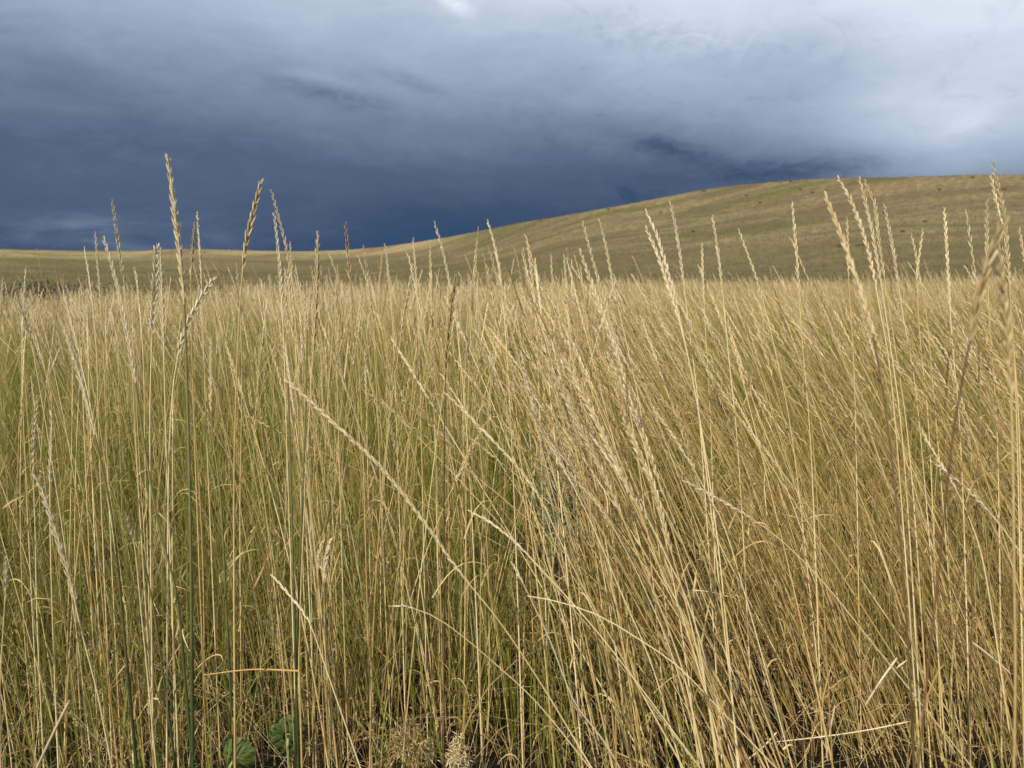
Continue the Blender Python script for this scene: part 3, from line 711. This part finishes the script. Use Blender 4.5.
def ray_hit(px, py):
    d = ray(px, py); d = d / math.hypot(d[0], d[1])
    rs = np.linspace(70, 700, 3000)
    z = terrain_z(rs * d[0], rs * d[1]); ok = np.where(CAM_H + rs * d[2] <= z)[0]
    r = rs[ok[0]] if len(ok) else None
    if r is None: return None
    return np.array([r * d[0], r * d[1], terrain_z(np.array(r * d[0]), np.array(r * d[1]))])
hill = [(4, 256, 7.0, 2.2, 'dark flat bush patch on the far left horizon hill'),
        (541, 221.5, 1.6, .9, 'small dark bush on the left slope skyline of the hill'),
        (468, 236, 1.2, .8, 'lowest small bush on the left slope of the hill'),
        (608, 210, 2.0, 1.0, 'roundish bush on the skyline halfway up the slope'),
        (704, 192, 2.0, .9, 'dark bush on the skyline above the olive patch'),
        (790, 182, 1.5, 1.1, 'small dark bush just below the rounded shoulder of the hill'),
        (746, 196, 1.6, .8, 'dull bush in the dark patch high on the hill'),
        (760, 203, 1.3, .7, 'low bush under the dark patch on the hill'),
        (800, 190, 1.4, .8, 'bush high on the hill left of the crest'),
        (812, 193, 1.6, .8, 'bush at the right end of the dark hilltop patch'),
        (826, 191, 2.2, 1.0, 'wide green bush right of the dark hilltop patch'),
        (660, 213, 1.1, .6, 'tiny bush alone on the middle slope'),
        (693, 232, 1.2, .6, 'tiny bush low on the middle of the hill face'),
        (884, 213, 1.2, .6, 'tiny bush on the right face below the crest'),
        (940, 190, 1.4, .7, 'small bush high on the right face'),
        (925, 222, 1.0, .6, 'tiny bush in the middle of the right face'),
        (903, 232, 1.1, .6, 'low bush near the foot of the right face'),
        (862, 246, 3.4, .7, 'dark low bush line at the right hill foot'),
        (842, 247, 2.6, .7, 'dark low bush left of the bush line at the hill foot'),
        (973, 178, 1.6, .8, 'bush on the crest at far right'),
        (1004, 190, 1.6, .7, 'broad bush just under the crest at far right'),
        (418, 250, 1.2, .6, 'tiny bush at the foot of the hill left of centre')]
for px, py, ww, hh_, lab in hill:
    b = None
    while b is None and py < 275:
        b = ray_hit(px, py); py += 0.5
    if b is not None:
        shrub('hill_bush', b - np.array([0, 0, .08]), ww * 1.15, hh_ * .6, 240, .15, M_BUSH, lab, 'bush', 'bushes on the hills', 7)

# ------------------------------------------------------------------ small plants in front
def round_head(px, py, Y, rad, tilt, label, rows):
    c = at(px, py, Y); gz = float(field_z(c[0], c[1]))
    base = np.array([c[0] + 0.004, c[1] - 0.01, gz]); o = thing('rosette_plant', base, label, 'green plant')
    fw = nrm(np.array([tilt, -1.0, 0.15])); up = np.array([0, 0, 1.0]); sd = nrm(np.cross(fw, up)); up2 = np.cross(sd, fw)
    # stem enters the middle of the disc from the camera side
    P = np.array([base, base * .4 + (c + fw * .02) * .6 + np.array([0.004, -.012, 0]), c + fw * 0.028 - up2 * rad * .45, c + fw * 0.012 - up2 * rad * 0.1])
    P, lt = resample(P, 16); g = G(); g.add(*tubes(P[None], np.full((1, 16), .0028), 8, .6, 1.0)); g.build('stem', M_LEAF, o, base)
    # shallow veined dome with scalloped rim
    g = G(); nr, na = 10, 96
    rr_ = np.linspace(0.06, 1, nr)[:, None]; aa = np.linspace(0, 2 * PI, na, endpoint=False)[None]
    lob = 11
    rim = 1 + (0.035 * np.sin(aa * 29) * rr_ ** 4 + 0.05 * np.abs(np.cos(aa * lob / 2 + .3)) + 0.05 * np.sin(aa * 2 + 1)) * rr_ ** 3
    ridge = 0.05 * np.abs(np.sin(aa * lob / 2 + .3)) * rr_ * (1.3 - rr_)
    crk = .035 * np.sin(aa * 7 + rr_ * 8) * rr_ + .03 * np.sin(aa * 17 - rr_ * 13 + 2) * rr_ + rng.normal(0, .012, (nr, na)) * rr_
    dep = -0.42 * rr_ ** 2.4 + crk + ridge + 0.10 * np.exp(-(rr_ / .14) ** 2)
    Vd = c + rad * ((rr_ * rim * np.cos(aa))[..., None] * sd + (rr_ * rim * np.sin(aa))[..., None] * up2 + dep[..., None] * fw)
    ii, jj = np.meshgrid(np.arange(nr - 1), np.arange(na), indexing='ij'); j2 = (jj + 1) % na
    Qd = np.stack([ii * na + jj, ii * na + j2, (ii + 1) * na + j2, (ii + 1) * na + jj], -1)
    veins = np.abs(np.cos(aa * lob / 2 + .3)) ** 14 * (1 - rr_ * .6) + 0 * rr_
    tt = np.clip(0.42 + 0.25 * np.sin(aa * 23 + rr_ * 9) * rr_ * .4 + rng.normal(0, .16, (nr, na)), 0, 1)
    g.add(Vd, Qd, tt, np.clip(veins * .35 + np.exp(-(rr_ / .12) ** 2), 0, 1))
    g.build('leaf_disc', M_LEAF, o, base)
    if rows:   # overlapping rounded bracts
        for q in range(rows):
            nb = 9 + 3 * q; ring = 0.38 + .27 * q
            for s in range(nb):
                an = 2 * PI * (s + .5 * q) / nb + rng.normal(0, .05)
                rd = np.cos(an) * sd + np.sin(an) * up2
                B = c + rad * ring * rd + fw * rad * (0.16 - .15 * q)
                gg = G(); gg.add(*lenses(B[None] - rd * rad * .1, (rd + fw * .05)[None], np.cross(rd, fw)[None], rad * .5, rad * .2, rad * .03, rng.uniform(.0, .8), 0.0, S=8,
                                         fr=((0, .5), (.2, .85), (.5, 1), (.75, .85), (.92, .5), (1, .08))))
                gg.build('bract', M_LEAF, o, base)
    k = np.linspace(0, 1, 8)[:, None]
    for s in (-1, 1):
        b0 = P[8]; Pl = b0 + sd * s * (-1) * k * rad * .9 + np.array([0, 0, 1]) * (k - .6 * k * k) * rad * 1.1 + fw * .004
        gg = G(); gg.add(*ribbons(Pl[None], (.0045 * np.sin(np.clip(k[:, 0] * .95 + .05, 0, 1) * PI) + .0004)[None], fw[None] + up[None] * .6, .8, .5, fold=.4)); gg.build('leaf', M_LEAF, o, base)
round_head(236, 757, 1.34, .0312, -.1, 'round green leaf disc with pale centre, left one at bottom', 0)
round_head(288, 735, 1.38, .0326, .25, 'scalloped green bract head on pale stem, right one at bottom', 2)

def foxtail(px, py, px2, py2, Y, fat, label, tint):
    """short bottle-brush seed head on its own stem"""
    a_ = at(px, py, Y); b_ = at(px2, py2, Y)
    gz = float(field_z(b_[0], Y)); foot = np.array([b_[0] + (b_[0] - a_[0]) * .6, Y + .02, gz])
    P, lt = resample(np.array([foot, (foot * .5 + b_ * .5), b_, a_]), 24)
    o = thing('foxtail_grass', foot, label, 'foxtail grass', None)
    g = G(); g.add(*tubes(P[None], np.linspace(.0009, .0005, 24)[None], 5, .5, 0)); g.build('stem', M_STEM, o, foot)
    hl = np.linalg.norm(a_ - b_); n = 150
    s = lt - hl + rng.random(n) * hl; B = point_on(P, s); ax = nrm(a_ - b_)
    an = rng.uniform(0, 2 * PI, n); s1 = nrm(np.cross(ax, [0, 1, .2])); s2 = np.cross(ax, s1)
    rad = np.cos(an)[:, None] * s1 + np.sin(an)[:, None] * s2
    f = np.sin(np.clip((s - lt + hl) / hl * .9 + .08, 0, 1) * PI) ** .5
    g = G(); g.add(*lenses(B, ax + rad * .55, s1[None] + 0 * B, .009 * fat * (f * .7 + .3), .0011 * fat, .0009 * fat, np.clip(tint + rng.normal(0, .13, n), 0, 1), 0.0, fr=((0, .4), (.3, 1), (.6, .5), (1, .04))))
    g.build('seed_head', M_HEAD, o, foot)
foxtail(331, 540, 324, 583, 1.22, 1.1, 'fluffy bleached foxtail, right one of the pair at left centre', .95)
foxtail(322, 543, 318, 570, 1.22, .9, 'fluffy bleached foxtail, smaller left one of the pair', .8)
foxtail(277, 625, 281, 664, 1.3, .8, 'narrow foxtail above the bent over straw', .5)
foxtail(297, 650, 291, 668, 1.3, .8, 'stubby brown foxtail right above the corner of the bent straw', .35)
foxtail(151, 688, 149, 716, 1.3, .9, 'small pale foxtail low at left among green stems', .8)
foxtail(455, 280, 448, 340, 1.5, .8, 'brown foxtail standing behind the thick dark brown head', .15)

def straw(pts, Ys, rad, label, mat, tint=.6, name='broken_straw', parts=None):
    P = np.array([at(p[0], p[1], Y) for p, Y in zip(pts, Ys)])
    P[:, 2] = np.maximum(P[:, 2], field_z(P[:, 0], P[:, 1]) + .006)
    Q, lt = resample(P, 14) if len(P) != 2 else (np.linspace(P[0], P[1], 14), 0)
    g = G(); g.add(*tubes(Q[None], np.r_[rad * .3, np.full(12, rad), rad * .4][None] * np.linspace(1, .85, 14)[None], 6, np.clip(tint + rng.normal(0, .06, 14), 0, 1)[None], 0))
    o = g.build(name, mat, None, P[0]); meta(o, label, 'straw'); return o
straw([(897, 658), (880, 682), (865, 706)], [1.30, 1.31, 1.33], .0022, 'bleached straw piece with a forked look, tilted steeply, at lower right', M_BLEACH)
straw([(907, 660), (892, 672), (878, 690)], [1.32, 1.32, 1.33], .0012, 'thin bleached straw crossing the steeply tilted piece at lower right', M_BLEACH)
straw([(835, 705), (830, 732), (826, 758)], [1.38, 1.39, 1.40], .0018, 'short bleached straw standing nearly upright at lower right', M_BLEACH)
straw([(912, 721), (868, 730), (820, 737), (775, 742)], [1.36, 1.37, 1.38, 1.42], .0015, 'long pale straw lying almost level at lower right', M_BLEACH, .45)
straw([(777, 732), (762, 748), (745, 762)], [1.42, 1.42, 1.43], .0019, 'bleached straw stub on the dark soil left of the long level one', M_BLEACH)
straw([(972, 642), (990, 656), (1011, 674)], [1.25, 1.25, 1.25], .0020, 'pale straw sloping down at the right edge', M_BLEACH, .4)
straw([(692, 590), (710, 592), (728, 597)], [1.40, 1.40, 1.42], .0014, 'small pale straw lying level at centre right', M_BLEACH, .4)
straw([(632, 744), (638, 757), (645, 775)], [1.42, 1.42, 1.42], .0018, 'short bleached straw stub at bottom centre on dark soil', M_BLEACH)
straw([(572, 702), (590, 730), (612, 768)], [1.40, 1.41, 1.44], .0017, 'pale straw piece leaning on the soil at bottom centre', M_BLEACH, .35)
straw([(70, 700), (55, 730), (36, 770)], [.95, .95, .96], .0021, 'blurred pale straw leaning right at the lower left corner', M_BLEACH, .3)
# the stem snapped over at a right angle
p0 = at(300, 770, 1.18); p1 = at(299.5, 671, 1.18); p2 = at(252, 669.5, 1.21); p3 = at(204, 675, 1.24)
foot = np.array([p0[0], 1.18, float(field_z(p0[0], 1.18))])
o = thing('snapped_straw', foot, 'straw snapped over at a right angle above the round green plants', 'straw')
g = G(); P = np.linspace(foot, p1, 16); g.add(*tubes(P[None], np.full((1, 16), .0017), 6, .35, 0)); g.build('standing_stem', M_STEM, o, foot)
g = G(); P = resample(np.array([p1, p2, p3]), 12)[0]; g.add(*tubes(P[None], np.linspace(.0015, .0009, 12)[None], 6, .2, 0)); g.build('bent_top', M_STEM, o, foot)

def brome(px, py, Y, w, h, n, label, tint):
    c = at(px, py, Y); gz = float(field_z(c[0], Y)); base = np.array([c[0], Y, gz]); o = thing('brome_tuft', base, label, 'dry grass tuft')
    g = G(); a = rng.uniform(0, 2 * PI, n); e = rng.random(n) ** .6
    top = base + np.stack([np.cos(a) * w * e, np.sin(a) * w * e, h * (1.05 - .45 * e + rng.normal(0, .08, n))], 1)
    k = np.linspace(0, 1, 6)[None, :, None]
    P = base + (top - base)[:, None] * k + np.array([0, 0, 1.0]) * (h * .35 * np.sin(k * PI)) * e[:, None, None]
    g.add(*tubes(P, np.full((n, 6), .0005), 3, np.clip(rng.normal(tint - .1, .15, n), 0, 1))); g.build('stem', M_STEM, o, base)
    m = 7; B = np.repeat(P[:, -1], m, 0) - np.repeat(P[:, -1] - P[:, -3], m, 0) * rng.random((n * m, 1)) + rng.normal(0, .004, (n * m, 3))
    D = np.repeat(P[:, -1] - P[:, -2], m, 0) * 20 + rng.normal(0, .4, (n * m, 3)) + np.array([0, 0, -.5])
    g = G(); g.add(*lenses(B, D, rng.normal(0, 1, (n * m, 3)), rng.uniform(.008, .016, n * m), .0011, .0008, np.clip(rng.normal(tint, .15, n * m), 0, 1), 0.0, S=3, fr=((0, .3), (.35, 1.0), (1, .05)))); g.build('seed_head', M_HEAD, o, base)
brome(412, 738, 1.42, .055, .17, 130, 'fluffy tan tuft of drooping dry grass at bottom centre left', .5)
brome(457, 752, 1.40, .028, .15, 60, 'smaller bleached tuft right of the fluffy tan tuft', .9)

# ------------------------------------------------------------------ light and sky
EXPO = 0.33
SUN_AZ, SUN_EL = 214.0, 45.0    # behind the camera, to the left
sd_ = np.array([math.sin(R_(SUN_AZ)) * math.cos(R_(SUN_EL)), math.cos(R_(SUN_AZ)) * math.cos(R_(SUN_EL)), math.sin(R_(SUN_EL))])
sl = bpy.data.lights.new('sun', 'SUN'); sl.energy = 4.9; sl.angle = R_(0.6); sl.color = (1.0, .90, .74)
so = bpy.data.objects.new('sun', sl); COL.objects.link(so)
import mathutils
so.rotation_euler = mathutils.Vector((-sd_).tolist()).to_track_quat('-Z', 'Y').to_euler()
so.location = (-4, -6, 8)

w = bpy.data.worlds.new('World'); sc.world = w; w.use_nodes = True
t = w.node_tree; t.nodes.clear(); Nn = t.nodes.new; L = t.links.new
def M(op, a, b=None, c=None, clamp=False):
    z = Nn('ShaderNodeMath'); z.operation = op; z.use_clamp = clamp
    for k, v in enumerate((a, b, c)):
        if v is None: continue
        if hasattr(v, 'is_linked'): L(v, z.inputs[k])
        else: z.inputs[k].default_value = v
    return z.outputs[0]
tc = Nn('ShaderNodeTexCoord'); sx = Nn('ShaderNodeSeparateXYZ'); L(tc.outputs['Generated'], sx.inputs[0])
DEG = 180 / PI
az = M('MULTIPLY', M('ARCTAN2', sx.outputs[0], sx.outputs[1]), DEG)
el = M('MULTIPLY', M('ARCSINE', sx.outputs[2]), DEG)
wv = Nn('ShaderNodeCombineXYZ'); L(az, wv.inputs[0]); L(el, wv.inputs[1])
def wnoise(scale, sxv, syv, detail, rough, dist=0.0, seed=0.0):
    mp = Nn('ShaderNodeVectorMath'); mp.operation = 'MULTIPLY_ADD'; mp.inputs[1].default_value = (sxv, syv, 1); mp.inputs[2].default_value = (seed, seed * 1.7, seed * .3); L(wv.outputs[0], mp.inputs[0])
    z = Nn('ShaderNodeTexNoise'); z.inputs['Scale'].default_value = scale; z.inputs['Detail'].default_value = detail; z.inputs['Roughness'].default_value = rough; z.inputs['Distortion'].default_value = dist
    L(mp.outputs[0], z.inputs['Vector']); return M('SUBTRACT', z.outputs['Fac'], .5)
def smooth(v, a, b, c=0, d=1):
    z = Nn('ShaderNodeMapRange'); z.interpolation_type = 'SMOOTHSTEP'; L(v, z.inputs[0])
    for k, q in enumerate((a, b, c, d)): z.inputs[k + 1].default_value = q
    return z.outputs[0]
def blob(a0, e0, ra, re, rot=0.0):
    dx = M('SUBTRACT', az, a0); dy = M('SUBTRACT', el, e0); cr, sr = math.cos(R_(rot)), math.sin(R_(rot))
    u = M('DIVIDE', M('ADD', M('MULTIPLY', dx, cr), M('MULTIPLY', dy, sr)), ra); v = M('DIVIDE', M('SUBTRACT', M('MULTIPLY', dy, cr), M('MULTIPLY', dx, sr)), re)
    return M('EXPONENT', M('MULTIPLY', M('ADD', M('MULTIPLY', u, u), M('MULTIPLY', v, v)), -1.0))
wz = M('MULTIPLY_ADD', az, 1 / 66.0, .5)
wc = M('MINIMUM', M('MAXIMUM', wz, -.1), 1.2)
elw = M('ADD', el, M('MULTIPLY', wnoise(.08, 1, 1.5, 3, .5, .4, 3.1), 4.0))
tt = M('ADD', .135, M('MULTIPLY', elw, M('MULTIPLY_ADD', wc, .027, .021)))
tt = M('ADD', tt, M('MULTIPLY', wc, -.12))
tt = M('ADD', tt, M('MULTIPLY', smooth(az, 3, 24), M('MULTIPLY', smooth(el, 4, 12), .16)))
tt = M('ADD', tt, M('MULTIPLY', wnoise(.22, .55, 2.3, 7, .6, .8, 33.1), .09))
tt = M('ADD', tt, M('MULTIPLY', wnoise(.13, .7, 2.0, 6, .52, .5, 9.3), .12))
tt = M('ADD', tt, M('MULTIPLY', wnoise(.42, .8, 1.9, 9, .64, 1.0, 5.2), .085))
tt = M('ADD', tt, M('MULTIPLY', M('MULTIPLY', smooth(az, 17, 31), smooth(el, 4.0, 7.5)), .09))
tt = M('ADD', tt, M('MULTIPLY', smooth(el, 8, 18), .10))
tt = M('SUBTRACT', tt, M('MULTIPLY', M('MULTIPLY', smooth(az, 6, 22), smooth(el, 8, 15)), .17))
# small torn scraps under the bright deck
scr = smooth(wnoise(.17, 1, 1.7, 8, .66, 1.2, 21.7), .03, .26)
tt = M('SUBTRACT', tt, M('MULTIPLY', M('MULTIPLY', scr, smooth(az, -6, 6)), .085))
tt = M('ADD', tt, M('MULTIPLY', M('MULTIPLY', smooth(az, 19, 29), M('MULTIPLY', smooth(el, 2.5, 6), smooth(el, 9, 14, 1, .15))), .15))
# grey rain curtain low at left, bluer gap in the middle
tt = M('ADD', tt, M('MULTIPLY', blob(-27, 2.4, 13, 1.7), M('MULTIPLY_ADD', wnoise(.3, .6, 2.4, 6, .6, .6, 2.2), .55, .085)))
tt = M('ADD', tt, M('MULTIPLY', blob(-2, 3.0, 12, 4.0, 14), -.08))
# dark ragged scud
rag = M('MULTIPLY_ADD', wnoise(.5, 1, 2.2, 6, .65, 1.0, 1.4), 2.6, .75)
tt = M('ADD', tt, M('MULTIPLY', M('MULTIPLY', blob(11.5, 8.6, 3.2, .6, -16), rag), -.19))
tt = M('ADD', tt, M('MULTIPLY', M('MULTIPLY', blob(19, 7.0, 7, .8, 2), rag), -.19))
tt = M('ADD', tt, M('MULTIPLY', M('MULTIPLY', blob(-13.0, 12.3, 4.6, .8, -14), rag), -.12))
tt = M('ADD', tt, M('MULTIPLY', M('MULTIPLY', blob(-13.6, 13.1, 3.4, .45, -8), rag), .09))
tt = M('ADD', tt, M('MULTIPLY', M('MULTIPLY', blob(-7.2, 13.2, 2.6, .5, -20), rag), -.09))
tt = M('ADD', tt, M('MULTIPLY', M('MULTIPLY', blob(-4.3, 18.4, 1.5, .55, -32), rag), .27))
tt = M('ADD', tt, M('MULTIPLY', M('MULTIPLY', blob(29.5, 9.2, 1.6, .6, 25), rag), .07))
tt = M('ADD', tt, M('MULTIPLY', M('MULTIPLY', blob(12, 15.6, 7, 1.2, -10), M('SUBTRACT', rag, .6)), -.14))
def lin(c): return tuple((v / 255 / 12.92) if v / 255 <= .04045 else ((v / 255 + .055) / 1.055) ** 2.4 for v in c)
cr = ramp(t, [(0, lin((40, 70, 106))), (.16, lin((60, 81, 110))), (.30, lin((84, 101, 128))), (.46, lin((123, 138, 161))), (.70, lin((174, 190, 210))), (.88, lin((212, 225, 239))), (1, lin((230, 239, 248)))])
L(M('ADD', tt, 0.0, None, True), cr.inputs[0])
sk = Nn('ShaderNodeTexSky'); sk.sky_type = 'NISHITA'; sk.sun_disc = False; sk.sun_elevation = R_(SUN_EL); sk.sun_rotation = R_(SUN_AZ)
bgc = Nn('ShaderNodeBackground'); L(cr.outputs[0], bgc.inputs[0]); bgc.inputs[1].default_value = 2 ** -EXPO
bgs = Nn('ShaderNodeBackground'); L(sk.outputs[0], bgs.inputs[0]); bgs.inputs[1].default_value = .12
mxs = Nn('ShaderNodeMixShader')
L(smooth(sx.outputs[1], .35, -.25), mxs.inputs[0])
L(bgc.outputs[0], mxs.inputs[1]); L(bgs.outputs[0], mxs.inputs[2])
wo = Nn('ShaderNodeOutputWorld'); L(mxs.outputs[0], wo.inputs[0])

vs = sc.view_settings; vs.view_transform = 'Standard'; vs.look = 'None'; vs.exposure = EXPO; vs.gamma = 1; vs.use_curve_mapping = False
sc.render.engine = 'CYCLES'
sc.cycles.max_bounces = 5; sc.cycles.diffuse_bounces = 3; sc.cycles.glossy_bounces = 2; sc.cycles.transmission_bounces = 3
sc.cycles.use_denoising = True
print('objects', len(bpy.data.objects), 'polys', sum(len(m_.polygons) for m_ in bpy.data.meshes))
